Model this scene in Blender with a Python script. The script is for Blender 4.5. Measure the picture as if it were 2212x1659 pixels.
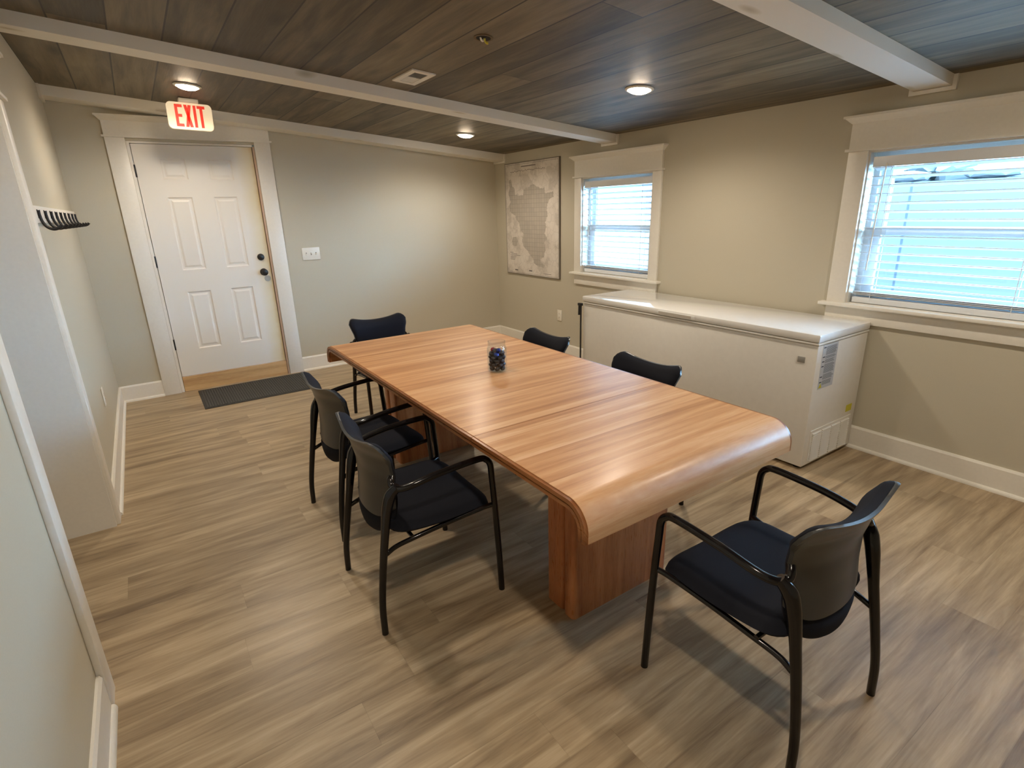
import bpy, bmesh, math, random
from mathutils import Vector, Matrix
random.seed(7)
PI = math.pi
for o in list(bpy.data.objects):
    bpy.data.objects.remove(o, do_unlink=True)
SC = bpy.context.scene
COL = SC.collection

# ------------------------------------------------------------------ camera, world, exposure
CAMH = 1.5186
yaw, pitch, roll = 0.5843, -0.3124, -0.0293
Fv = Vector((math.sin(yaw)*math.cos(pitch), math.cos(yaw)*math.cos(pitch), math.sin(pitch)))
r0 = Vector((math.cos(yaw), -math.sin(yaw), 0)); u0 = r0.cross(Fv)
Rv = math.cos(roll)*r0 + math.sin(roll)*u0
Uv = -math.sin(roll)*r0 + math.cos(roll)*u0
cam_data = bpy.data.cameras.new('camera')
cam = bpy.data.objects.new('camera', cam_data)
COL.objects.link(cam)
M = Matrix((Rv, Uv, -Fv)).transposed().to_4x4()
M.translation = Vector((0, 0, CAMH))
cam.matrix_world = M
cam_data.sensor_fit = 'HORIZONTAL'
cam_data.sensor_width = 36.0
cam_data.lens = 1167.43/2212*36
cam_data.clip_start = 0.02
SC.camera = cam

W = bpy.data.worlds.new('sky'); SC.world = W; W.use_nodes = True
wn = W.node_tree.nodes; wl = W.node_tree.links
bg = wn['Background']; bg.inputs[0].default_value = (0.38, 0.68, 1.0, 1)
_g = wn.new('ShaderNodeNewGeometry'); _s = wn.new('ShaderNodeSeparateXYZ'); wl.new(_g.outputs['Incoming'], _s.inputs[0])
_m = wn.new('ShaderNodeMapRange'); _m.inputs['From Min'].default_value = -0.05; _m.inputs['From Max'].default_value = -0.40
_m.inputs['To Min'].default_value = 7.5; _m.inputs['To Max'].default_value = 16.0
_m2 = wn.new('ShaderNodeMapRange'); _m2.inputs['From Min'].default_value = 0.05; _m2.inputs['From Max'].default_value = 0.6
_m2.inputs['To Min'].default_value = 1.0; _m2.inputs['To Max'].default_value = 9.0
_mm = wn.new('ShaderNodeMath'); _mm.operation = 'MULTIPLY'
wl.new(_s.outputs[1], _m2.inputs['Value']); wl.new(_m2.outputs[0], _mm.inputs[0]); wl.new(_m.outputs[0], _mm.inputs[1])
wl.new(_s.outputs[2], _m.inputs['Value']); wl.new(_mm.outputs[0], bg.inputs[1])   # hazy sky: brighter overhead; added near-side boost, out of view, lights the jamb

SC.view_settings.view_transform = 'Standard'
SC.view_settings.look = 'None'
SC.view_settings.gamma = 1.0
SC.view_settings.use_curve_mapping = False
SC.view_settings.exposure = 0.12
SC.cycles.use_denoising = True
SC.cycles.max_bounces = 8
SC.cycles.diffuse_bounces = 5
SC.cycles.sample_clamp_indirect = 6.0
LAMP_W = 46.0          # power of each recessed lamp

# ------------------------------------------------------------------ room numbers (metres)
XL, XR, D = -0.375, 3.5764, 5.6327
YN = -1.7                        # wall behind the camera
H0, SL = 2.1034, 0.0904          # ceiling height at the window wall, rise per metre towards the left wall
def cz(x): return H0 + SL*(XR - x)
TILT = math.atan(SL)

# ------------------------------------------------------------------ materials
def new_mat(name):
    m = bpy.data.materials.new(name); m.use_nodes = True
    n = m.node_tree.nodes; l = m.node_tree.links
    return m, n, l, n['Principled BSDF']
def srgb(r, g, b):
    def f(c):
        c /= 255.0
        return c/12.92 if c <= 0.04045 else ((c+0.055)/1.055)**2.4
    return (f(r), f(g), f(b), 1)
def simple(name, col, rough=0.5, metal=0.0, bump=0.0, scale=200, spec=None, coat=0):
    m, n, l, p = new_mat(name)
    nz = n.new('ShaderNodeTexNoise'); nz.inputs['Scale'].default_value = scale; nz.inputs['Detail'].default_value = 3
    tc = n.new('ShaderNodeTexCoord'); l.new(tc.outputs['Object'], nz.inputs['Vector'])
    mx = n.new('ShaderNodeMixRGB'); mx.blend_type = 'MULTIPLY'; mx.inputs[0].default_value = 0.08
    mx.inputs[1].default_value = col; l.new(nz.outputs[0], mx.inputs[2])
    l.new(mx.outputs[0], p.inputs['Base Color'])
    p.inputs['Roughness'].default_value = rough; p.inputs['Metallic'].default_value = metal
    if spec is not None: p.inputs['Specular IOR Level'].default_value = spec
    if coat: p.inputs['Coat Weight'].default_value = coat
    if bump:
        b = n.new('ShaderNodeBump'); b.inputs['Strength'].default_value = bump; b.inputs['Distance'].default_value = 0.002
        l.new(nz.outputs[0], b.inputs['Height']); l.new(b.outputs[0], p.inputs['Normal'])
    return m

def ramp(n, stops):
    r = n.new('ShaderNodeValToRGB')
    e = r.color_ramp.elements
    e[0].position, e[0].color = stops[0]
    e[1].position, e[1].color = stops[-1]
    for p, c in stops[1:-1]:
        k = e.new(p); k.color = c
    return r
def math_node(n, l, op, a, b=None, clamp=False):
    m = n.new('ShaderNodeMath'); m.operation = op; m.use_clamp = clamp
    for i, v in enumerate((a, b)):
        if v is None: continue
        if isinstance(v, (int, float)): m.inputs[i].default_value = v
        else: l.new(v, m.inputs[i])
    return m.outputs[0]

def plank_mat(name, along, width, length, cols, gap, rough, grain=1.0, off=0.0, knots=False, rough2=None, gap_col=(0.02,0.015,0.01,1), gap_w=0.008, bump=0.15, tint=0.5, distort=1.5):
    """planks laid along 'X' or 'Y' in world metres"""
    m, n, l, p = new_mat(name)
    tc = n.new('ShaderNodeTexCoord'); sp = n.new('ShaderNodeSeparateXYZ'); l.new(tc.outputs['Object'], sp.inputs[0])
    A, B = (sp.outputs[0], sp.outputs[1]) if along == 'X' else (sp.outputs[1], sp.outputs[0])
    row = math_node(n, l, 'DIVIDE', math_node(n, l, 'ADD', B, 20*width - off), width)
    rid = math_node(n, l, 'FLOOR', row)
    rfr = math_node(n, l, 'FRACT', row)
    wn1 = n.new('ShaderNodeTexWhiteNoise'); wn1.noise_dimensions = '1D'; l.new(rid, wn1.inputs['W'])
    a2 = math_node(n, l, 'DIVIDE', math_node(n, l, 'ADD', math_node(n, l, 'ADD', A, 30*length), math_node(n, l, 'MULTIPLY', wn1.outputs['Value'], length*3)), length)
    aid = math_node(n, l, 'FLOOR', a2); afr = math_node(n, l, 'FRACT', a2)
    cv = n.new('ShaderNodeCombineXYZ'); l.new(rid, cv.inputs[0]); l.new(aid, cv.inputs[1])
    wn2 = n.new('ShaderNodeTexWhiteNoise'); wn2.noise_dimensions = '2D'; l.new(cv.outputs[0], wn2.inputs['Vector'])
    # grain coordinates
    gv = n.new('ShaderNodeCombineXYZ')
    l.new(math_node(n, l, 'MULTIPLY', A, 1.6), gv.inputs[0]); l.new(math_node(n, l, 'MULTIPLY', B, 16.0), gv.inputs[1])
    l.new(math_node(n, l, 'MULTIPLY', wn2.outputs['Value'], 37.0), gv.inputs[2])
    nz = n.new('ShaderNodeTexNoise'); nz.inputs['Scale'].default_value = 1.0*grain; nz.inputs['Detail'].default_value = 5
    nz.inputs['Roughness'].default_value = 0.6; nz.inputs['Distortion'].default_value = distort
    l.new(gv.outputs[0], nz.inputs['Vector'])
    gv2 = n.new('ShaderNodeCombineXYZ')
    l.new(math_node(n, l, 'MULTIPLY', A, 6), gv2.inputs[0]); l.new(math_node(n, l, 'MULTIPLY', B, 130.0), gv2.inputs[1])
    nf = n.new('ShaderNodeTexNoise'); nf.inputs['Scale'].default_value = 1.0; nf.inputs['Detail'].default_value = 4; l.new(gv2.outputs[0], nf.inputs['Vector'])
    v = math_node(n, l, 'ADD', math_node(n, l, 'MULTIPLY', nz.outputs[0], 1-tint*0.5), math_node(n, l, 'MULTIPLY', math_node(n, l, 'SUBTRACT', wn2.outputs['Value'], 0.5), tint*0.5))
    v = math_node(n, l, 'ADD', v, math_node(n, l, 'MULTIPLY', math_node(n, l, 'SUBTRACT', nf.outputs[0], 0.5), 0.22))
    r = ramp(n, cols); l.new(v, r.inputs[0])
    col = r.outputs[0]
    if knots:
        vz = n.new('ShaderNodeTexVoronoi'); vz.inputs['Scale'].default_value = 1.0; vz.feature = 'F1'
        kv = n.new('ShaderNodeCombineXYZ'); l.new(math_node(n, l, 'MULTIPLY', A, 1.5), kv.inputs[0]); l.new(math_node(n, l, 'MULTIPLY', B, 4.2), kv.inputs[1])
        l.new(kv.outputs[0], vz.inputs['Vector'])
        kr = ramp(n, [(0.0, (0.12,0.10,0.09,1)), (0.07, (0.42,0.38,0.34,1)), (0.20, (1,1,1,1))]); l.new(vz.outputs['Distance'], kr.inputs[0])
        mk = n.new('ShaderNodeMixRGB'); mk.blend_type = 'MULTIPLY'; mk.inputs[0].default_value = 0.75
        l.new(col, mk.inputs[1]); l.new(kr.outputs[0], mk.inputs[2]); col = mk.outputs[0]
    g1 = math_node(n, l, 'LESS_THAN', rfr, gap_w/width)
    g2 = math_node(n, l, 'LESS_THAN', afr, gap_w/length*0.6)
    g = math_node(n, l, 'MAXIMUM', g1, g2)
    mx = n.new('ShaderNodeMixRGB'); l.new(math_node(n, l, 'MULTIPLY', g, gap), mx.inputs[0]); l.new(col, mx.inputs[1]); mx.inputs[2].default_value = gap_col
    l.new(mx.outputs[0], p.inputs['Base Color'])
    rr = math_node(n, l, 'ADD', math_node(n, l, 'MULTIPLY', nf.outputs[0], 0.2), rough-0.1)
    l.new(rr, p.inputs['Roughness'])
    b = n.new('ShaderNodeBump'); b.inputs['Strength'].default_value = bump; b.inputs['Distance'].default_value = 0.003
    l.new(math_node(n, l, 'SUBTRACT', nf.outputs[0], math_node(n, l, 'MULTIPLY', g, 2.0)), b.inputs['Height']); l.new(b.outputs[0], p.inputs['Normal'])
    return m

M_wall = simple('wall_paint', srgb(198, 191, 172), 0.75, bump=0.12, scale=260)
M_trim = simple('white_trim_paint', srgb(238, 234, 224), 0.38, scale=60)
M_floor = plank_mat('vinyl_plank_floor', 'X', 0.178, 1.22,
    [(0.26, srgb(122, 102, 78)), (0.43, srgb(158, 137, 108)), (0.56, srgb(178, 157, 126)), (0.74, srgb(202, 182, 152))],
    0.2, 0.36, tint=0.14, bump=0.06, gap_w=0.0025, distort=0.5, grain=1.0)
M_ceil = plank_mat('stained_plank_ceiling', 'Y', 0.228, 7.0,
    [(0.24, srgb(78, 67, 49)), (0.42, srgb(112, 99, 76)), (0.57, srgb(132, 118, 93)), (0.76, srgb(162, 149, 124))],
    0.9, 0.55, tint=0.5, off=0.077, knots=True, grain=0.8, bump=0.2, distort=0.5)
M_black = simple('black_enamel_steel', (0.006, 0.005, 0.006, 1), 0.16, scale=80)
M_blackmatte = simple('black_iron', (0.012, 0.011, 0.012, 1), 0.42, scale=80)
M_shell = simple('grey_moulded_plastic', (0.042, 0.043, 0.042, 1), 0.30, bump=0.15, scale=500)
M_fabric = simple('navy_black_fabric', (0.010, 0.011, 0.017, 1), 0.9, bump=0.6, scale=900, spec=0.2)
M_freezer = simple('white_freezer_enamel', srgb(232, 229, 222), 0.3, scale=30)
M_lid = simple('white_gloss_lid', srgb(236, 235, 232), 0.04, scale=30)
M_vinyl = simple('white_vinyl', srgb(236, 240, 242), 0.35)
M_blind = simple('white_blind', srgb(232, 236, 240), 0.35)
M_plastic = simple('white_plastic', srgb(235, 230, 218), 0.35)
M_grey = simple('grey_plastic', srgb(118, 116, 112), 0.5)
M_dark = simple('dark_recess', (0.01, 0.01, 0.01, 1), 0.8)
M_line = simple('map_ink', srgb(120, 112, 108), 0.7)
M_rubber = simple('charcoal_ribbed_mat', srgb(72, 70, 67), 0.85, bump=0.8, scale=350)
M_sticker = simple('pale_sticker', srgb(196, 200, 204), 0.4)
M_ink = simple('sticker_ink', srgb(120, 126, 134), 0.5)
M_inkd = simple('sticker_dark_ink', srgb(50, 56, 70), 0.5)
M_yellow = simple('yellow_label', srgb(206, 196, 50), 0.5)
M_silver = simple('silver_badge', srgb(172, 172, 168), 0.35, metal=0.3)
M_red = simple('exit_red', srgb(238, 62, 40), 0.4)
M_rock = simple('pale_rock', srgb(74, 78, 82), 0.8, scale=8)
M_leaf = simple('dark_leaves', srgb(16, 24, 26), 0.8, scale=12)
M_ground = simple('ground_outside', srgb(44, 47, 42), 0.9, scale=6)

def wood(name, cols, stave=0.045, along='X', rough=0.3, fine=1.0, coat=0.2, staves=True):
    m, n, l, p = new_mat(name)
    tc = n.new('ShaderNodeTexCoord'); sp = n.new('ShaderNodeSeparateXYZ'); l.new(tc.outputs['Object'], sp.inputs[0])
    idx = {'X': (0, 1, 2), 'Y': (1, 0, 2), 'Z': (2, 0, 1)}[along]
    A, B, Cc = sp.outputs[idx[0]], sp.outputs[idx[1]], sp.outputs[idx[2]]
    B2 = math_node(n, l, 'ADD', B, math_node(n, l, 'MULTIPLY', Cc, -1.0 if along == 'X' else 0.6))
    rid = math_node(n, l, 'FLOOR', math_node(n, l, 'DIVIDE', B2, stave))
    wa = n.new('ShaderNodeTexWhiteNoise'); wa.noise_dimensions = '1D'; l.new(rid, wa.inputs['W'])
    gv = n.new('ShaderNodeCombineXYZ')
    l.new(math_node(n, l, 'MULTIPLY', A, 1.6*fine), gv.inputs[0]); l.new(math_node(n, l, 'MULTIPLY', B2, 26*fine), gv.inputs[1]); l.new(math_node(n, l, 'MULTIPLY', wa.outputs['Value'], 9 if staves else 0), gv.inputs[2])
    nz = n.new('ShaderNodeTexNoise'); nz.inputs['Scale'].default_value = 1; nz.inputs['Detail'].default_value = 5; nz.inputs['Distortion'].default_value = 0.5
    l.new(gv.outputs[0], nz.inputs['Vector'])
    gv2 = n.new('ShaderNodeCombineXYZ')
    l.new(math_node(n, l, 'MULTIPLY', A, 18), gv2.inputs[0]); l.new(math_node(n, l, 'MULTIPLY', B2, 350), gv2.inputs[1])
    nf = n.new('ShaderNodeTexNoise'); nf.inputs['Scale'].default_value = 1; nf.inputs['Detail'].default_value = 2; l.new(gv2.outputs[0], nf.inputs['Vector'])
    v = math_node(n, l, 'ADD', nz.outputs[0], math_node(n, l, 'MULTIPLY', math_node(n, l, 'SUBTRACT', wa.outputs['Value'], 0.5), 0.30 if staves else 0.0))
    v = math_node(n, l, 'ADD', v, math_node(n, l, 'MULTIPLY', math_node(n, l, 'SUBTRACT', nf.outputs[0], 0.5), 0.30))
    r = ramp(n, cols); l.new(v, r.inputs[0]); l.new(r.outputs[0], p.inputs['Base Color'])
    l.new(math_node(n, l, 'ADD', math_node(n, l, 'MULTIPLY', nf.outputs[0], 0.18), rough-0.09), p.inputs['Roughness'])
    p.inputs['Coat Weight'].default_value = coat; p.inputs['Coat Roughness'].default_value = 0.24; p.inputs['Specular IOR Level'].default_value = 0.35
    b = n.new('ShaderNodeBump'); b.inputs['Strength'].default_value = 0.08; b.inputs['Distance'].default_value = 0.001
    l.new(nf.outputs[0], b.inputs['Height']); l.new(b.outputs[0], p.inputs['Normal'])
    return m
OAK = [(0.20, srgb(164, 110, 66)), (0.42, srgb(188, 134, 86)), (0.58, srgb(202, 150, 102)), (0.82, srgb(218, 174, 132))]
M_oak = wood('oak_stave_top', OAK, rough=0.44)
M_oakside = wood('oak_rail', [(0.25, srgb(104, 58, 28)), (0.5, srgb(140, 86, 46)), (0.78, srgb(168, 110, 64))], along='Y', staves=False)
M_oakped = wood('oak_pedestal_veneer', [(0.25, srgb(140, 80, 44)), (0.5, srgb(174, 106, 62)), (0.78, srgb(196, 130, 82))], along='Z', staves=False, stave=0.1)
M_oakgroove = simple('dark_groove', srgb(58, 32, 18), 0.5)
M_pine = wood('raw_pine_board', [(0.25, srgb(176, 134, 88)), (0.5, srgb(212, 174, 124)), (0.78, srgb(230, 198, 152))], along='X', staves=False, rough=0.6, coat=0, fine=0.6)

# door paint with its yellowed latch edge
def door_paint():
    m, n, l, p = new_mat('door_paint')
    tc = n.new('ShaderNodeTexCoord'); sp = n.new('ShaderNodeSeparateXYZ'); l.new(tc.outputs['Object'], sp.inputs[0])
    nz = n.new('ShaderNodeTexNoise'); nz.inputs['Scale'].default_value = 7; nz.inputs['Detail'].default_value = 4; l.new(tc.outputs['Object'], nz.inputs['Vector'])
    e = math_node(n, l, 'ADD', sp.outputs[0], math_node(n, l, 'MULTIPLY', nz.outputs[0], 0.06))
    r = ramp(n, [(0.86, srgb(234, 230, 222)), (0.96, srgb(228, 216, 186)), (1.0, srgb(214, 190, 140))]); l.new(math_node(n, l, 'DIVIDE', e, 1.045), r.inputs[0])
    l.new(r.outputs[0], p.inputs['Base Color']); p.inputs['Roughness'].default_value = 0.4
    return m
M_door = door_paint()

def emit(name, col, st):
    m, n, l, p = new_mat(name)
    p.inputs['Base Color'].default_value = (1, 1, 1, 1)
    p.inputs['Emission Color'].default_value = col; p.inputs['Emission Strength'].default_value = st
    return m
M_lens = emit('lit_lamp_lens', (1.0, 0.78, 0.54, 1), 90)
M_exit = emit('lit_exit_face', (1.0, 0.78, 0.52, 1), 0.34)
M_exitred = emit('lit_exit_letters', (1.0, 0.05, 0.02, 1), 0.35)
for _m, c in ((M_exit, srgb(240, 232, 205)), (M_exitred, srgb(225, 40, 25))):
    _m.node_tree.nodes['Principled BSDF'].inputs['Base Color'].default_value = c

def glass(name, tint=(0.97, 0.99, 1, 1)):
    m = bpy.data.materials.new(name); m.use_nodes = True
    n = m.node_tree.nodes; l = m.node_tree.links; n.clear()
    out = n.new('ShaderNodeOutputMaterial'); mx = n.new('ShaderNodeMixShader')
    tr = n.new('ShaderNodeBsdfTransparent'); tr.inputs[0].default_value = tint
    gl = n.new('ShaderNodeBsdfGlossy'); gl.inputs['Roughness'].default_value = 0.02
    fr = n.new('ShaderNodeFresnel'); fr.inputs[0].default_value = 1.45
    ge = n.new('ShaderNodeNewGeometry')
    l.new(math_node(n, l, 'MULTIPLY', fr.outputs[0], math_node(n, l, 'SUBTRACT', 1.0, ge.outputs['Backfacing'])), mx.inputs[0]); l.new(tr.outputs[0], mx.inputs[1]); l.new(gl.outputs[0], mx.inputs[2]); l.new(mx.outputs[0], out.inputs[0])
    return m
M_glass = glass('window_glass')
M_jar = glass('jar_glass', (0.93, 0.96, 0.98, 1))
M_candy = simple('dark_chocolate', (0.030, 0.018, 0.016, 1), 0.45)
M_foil = simple('blue_foil', (0.03, 0.05, 0.25, 1), 0.25, metal=0.5)
M_foilr = simple('red_foil', (0.35, 0.02, 0.03, 1), 0.25, metal=0.5)

# ------------------------------------------------------------------ mesh helpers
def bx(bm, x0, x1, y0, y1, z0, z1, bev=0.0):
    vs = [bm.verts.new((x, y, z)) for x in (x0, x1) for y in (y0, y1) for z in (z0, z1)]
    F = [(0,1,3,2), (4,6,7,5), (0,4,5,1), (2,3,7,6), (0,2,6,4), (1,5,7,3)]
    fs = [bm.faces.new([vs[i] for i in f]) for f in F]
    if bev > 0:
        es = list({e for f in fs for e in f.edges})
        bmesh.ops.bevel(bm, geom=es, offset=bev, segments=2, profile=0.5, affect='EDGES')
def prism(bm, pts, axis, a0, a1):
    """extrude a closed polygon (2D) along axis; the two coordinates are the remaining axes in order"""
    def mk(p, a):
        if axis == 'x': return (a, p[0], p[1])
        if axis == 'y': return (p[0], a, p[1])
        return (p[0], p[1], a)
    v0 = [bm.verts.new(mk(p, a0)) for p in pts]; v1 = [bm.verts.new(mk(p, a1)) for p in pts]
    n = len(pts)
    for i in range(n):
        bm.faces.new((v0[i], v0[(i+1) % n], v1[(i+1) % n], v1[i]))
    bm.faces.new(list(reversed(v0))); bm.faces.new(v1)
def lathe(bm, prof, seg=32, c=(0, 0, 0), axis='z'):
    rings = []
    for r, h in prof:
        ring = []
        for k in range(seg):
            a = 2*PI*k/seg
            p = (r*math.cos(a), r*math.sin(a), h)
            if axis == 'y': p = (p[0], p[2], p[1])
            if axis == 'x': p = (p[2], p[0], p[1])
            ring.append(bm.verts.new((p[0]+c[0], p[1]+c[1], p[2]+c[2])))
        rings.append(ring)
    for a, b in zip(rings, rings[1:]):
        for k in range(seg):
            bm.faces.new((a[k], a[(k+1) % seg], b[(k+1) % seg], b[k]))
    bm.faces.new(list(reversed(rings[0]))); bm.faces.new(rings[-1])
def catmull(P, sub=6):
    P = [Vector(p) for p in P]
    if len(P) < 3: return P
    out = []
    for i in range(len(P)-1):
        p0 = P[i-1] if i > 0 else 2*P[0]-P[1]
        p1, p2 = P[i], P[i+1]
        p3 = P[i+2] if i+2 < len(P) else 2*P[-1]-P[-2]
        for k in range(sub):
            t = k/sub
            out.append(0.5*((2*p1)+(-p0+p2)*t+(2*p0-5*p1+4*p2-p3)*t*t+(-p0+3*p1-3*p2+p3)*t**3))
    out.append(P[-1]); return out
def tube(bm, P, r, seg=12, smooth=True, sub=6, flat=None):
    R = r if isinstance(r, (list, tuple)) else None
    Q = catmull(P, sub) if smooth else [Vector(p) for p in P]
    n = len(Q); rings = []
    up = None
    for i, q in enumerate(Q):
        t = (Q[min(i+1, n-1)]-Q[max(i-1, 0)]).normalized()
        if up is None:
            up = Vector((0, 0, 1)) if abs(t.z) < 0.9 else Vector((0, 1, 0))
        a = (up - t*up.dot(t)).normalized(); b = t.cross(a); up = a
        if R:
            f = i/(n-1)*(len(R)-1); k = min(int(f), len(R)-2); rr = R[k]+(R[k+1]-R[k])*(f-k)
        else: rr = r
        rings.append([bm.verts.new(q + a*rr*math.cos(2*PI*k/seg) + b*rr*math.sin(2*PI*k/seg)) for k in range(seg)])
    for a, b in zip(rings, rings[1:]):
        for k in range(seg):
            bm.faces.new((a[k], a[(k+1) % seg], b[(k+1) % seg], b[k]))
    bm.faces.new(list(reversed(rings[0]))); bm.faces.new(rings[-1])
def sheet(bm, f_a, f_b, nu, nv):
    """closed solid between two parametric surfaces"""
    A = [[bm.verts.new(f_a(i/nu, j/nv)) for j in range(nv+1)] for i in range(nu+1)]
    B = [[bm.verts.new(f_b(i/nu, j/nv)) for j in range(nv+1)] for i in range(nu+1)]
    for i in range(nu):
        for j in range(nv):
            bm.faces.new((A[i][j], A[i+1][j], A[i+1][j+1], A[i][j+1]))
            bm.faces.new((B[i][j], B[i][j+1], B[i+1][j+1], B[i+1][j]))
    for i in range(nu):
        bm.faces.new((A[i][0], B[i][0], B[i+1][0], A[i+1][0])); bm.faces.new((A[i][nv], A[i+1][nv], B[i+1][nv], B[i][nv]))
    for j in range(nv):
        bm.faces.new((A[0][j], A[0][j+1], B[0][j+1], B[0][j])); bm.faces.new((A[nu][j], B[nu][j], B[nu][j+1], A[nu][j+1]))
def obj(name, bm, m, parent=None, smooth=False, angle=40):
    bmesh.ops.recalc_face_normals(bm, faces=bm.faces)
    me = bpy.data.meshes.new(name); bm.to_mesh(me); bm.free()
    ms = m if isinstance(m, (list, tuple)) else [m]
    for k in ms: me.materials.append(k)
    if smooth:
        for p in me.polygons: p.use_smooth = True
        me.set_sharp_from_angle(angle=math.radians(angle))
    o = bpy.data.objects.new(name, me); COL.objects.link(o)
    if parent is not None: o.parent = parent
    return o
def boxobj(name, b, m, parent=None, bev=0.0):
    bm = bmesh.new(); bx(bm, *b, bev=bev); return obj(name, bm, m, parent, smooth=bev > 0)
def tag(o, label=None, cat=None, group=None, kind=None):
    if label: o['label'] = label
    if cat: o['category'] = cat
    if group: o['group'] = group
    if kind: o['kind'] = kind
    return o
def thing(name, label, cat, loc=(0, 0, 0), rotz=0, group=None):
    o = bpy.data.objects.new(name, None); COL.objects.link(o)
    o.empty_display_size = 0.1
    o.location = loc; o.rotation_euler = (0, 0, rotz)
    return tag(o, label, cat, group)
def struct_root(name):
    o = bpy.data.objects.new(name, None); COL.objects.link(o); o.empty_display_size = 0.1
    o['kind'] = 'structure'; return o
def dup(root, label, loc=None, rotz=None):
    r = root.copy(); COL.objects.link(r)
    if loc: r.location = loc
    if rotz is not None: r.rotation_euler = (r.rotation_euler[0], r.rotation_euler[1], rotz)
    r['label'] = label
    for ch in list(root.children):
        if ch.type == 'LIGHT': continue
        c = ch.copy(); COL.objects.link(c); c.parent = r
        for g in list(ch.children):
            d = g.copy(); COL.objects.link(d); d.parent = c
    return r

# ------------------------------------------------------------------ shell
HX0, HX1 = -1.9, XR+0.14
tag(boxobj('floor', (HX0, HX1, YN-0.14, D+0.14, -0.1, 0.0), M_floor), kind='structure')
bm = bmesh.new()
prism(bm, [(HX0, cz(HX0)), (XR+0.5, cz(XR+0.5)), (XR+0.5, cz(XR+0.5)+0.12), (HX0, cz(HX0)+0.12)], 'y', YN-0.14, D+0.14)
tag(obj('ceiling', bm, M_ceil), kind='structure')

def xwall(name, y0, y1, x0, x1, holes, m):
    """wall running along x with sloping top; holes = (xa, xb, za, zb)"""
    bm = bmesh.new()
    xs = [x0]
    for h in holes: xs += [h[0], h[1]]
    xs.append(x1)
    def seg(a, b, za, zb=None):
        if zb is None: prism(bm, [(a, za), (b, za), (b, cz(b)), (a, cz(a))], 'y', y0, y1)
        else: prism(bm, [(a, za), (b, za), (b, zb), (a, zb)], 'y', y0, y1)
    for i in range(0, len(xs)-1, 2): seg(xs[i], xs[i+1], 0)
    for h in holes:
        if h[2] > 0: seg(h[0], h[1], 0, h[2])
        seg(h[0], h[1], h[3])
    return tag(obj(name, bm, m), kind='structure')
def ywall(name, x0, x1, y0, y1, top, holes, m):
    bm = bmesh.new(); ys = [y0]
    for h in holes: ys += [h[0], h[1]]
    ys.append(y1)
    for i in range(0, len(ys)-1, 2): bx(bm, x0, x1, ys[i], ys[i+1], 0, top)
    for h in holes:
        if h[2] > 0: bx(bm, x0, x1, h[0], h[1], 0, h[2])
        bx(bm, x0, x1, h[0], h[1], h[3], top)
    return tag(obj(name, bm, m), kind='structure')
DX0, DX1, DT = 0.106, 1.016, 2.110
xwall('wall_back', D, D+0.14, HX0, HX1, [(DX0-0.02, DX1+0.02, 0, DT+0.02)], M_wall)
WT, WB = 1.782, 0.905
SW = (3.2302, 4.1097); BW = (-0.60, 1.6315)
ywall('wall_right', XR, XR+0.14, YN, D, cz(XR), [(BW[0], BW[1], WB, WT), (SW[0], SW[1], WB, WT)], M_wall)
OY0, OY1, OT = 1.985, 3.235, 2.02
WTH = 0.62
bmw = bmesh.new()
for (a, b, c, d_) in ((YN, OY0, 0, None), (OY1, D, 0, None), (OY0, OY1, OT, None)):
    prism(bmw, [(XL-WTH, c), (XL, c), (XL, cz(XL)), (XL-WTH, cz(XL-WTH))], 'y', a, b)
tag(obj('wall_left', bmw, M_wall), kind='structure')
ywall('wall_hall', HX0-0.12, HX0, YN, D, cz(HX0), [], M_wall)
xwall('wall_front', YN-0.14, YN, HX0, HX1, [], M_wall)

# baseboards: tall flat board + quarter-round shoe (each a mesh of its own per run)
BB = 0.144
def baseboard(name, a, b, axis, wall, sign):
    bm = bmesh.new()
    t = 0.015
    prof = [(0, 0), (t, 0), (t, BB-0.012), (t*0.55, BB), (0, BB)]
    if axis == 'x': P = [(wall+sign*p[0], p[1]) for p in prof]; prism(bm, P, 'x', a, b)
    else: P = [(wall+sign*p[0], p[1]) for p in prof]; prism(bm, P, 'y', a, b)
    o = tag(obj(name, bm, M_trim), kind='structure')
    bm = bmesh.new()
    sh = [(t, 0)] + [(t+0.014*math.cos(k*PI/12), 0.02*math.sin(k*PI/12)) for k in range(0, 7)]
    P = [(wall+sign*p[0], p[1]) for p in sh]
    prism(bm, P, axis, a, b)
    obj('shoe_moulding', bm, M_trim, o)
    return o
baseboard('baseboard_back', 1.167, XR, 'x', D, -1)
baseboard('baseboard_back_left', XL, -0.053, 'x', D, -1)
baseboard('baseboard_right', YN, D, 'y', XR, -1)
baseboard('baseboard_left_near', YN, OY0-0.108, 'y', XL, 1)
baseboard('baseboard_left_far', OY1+0.102, D, 'y', XL, 1)

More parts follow.
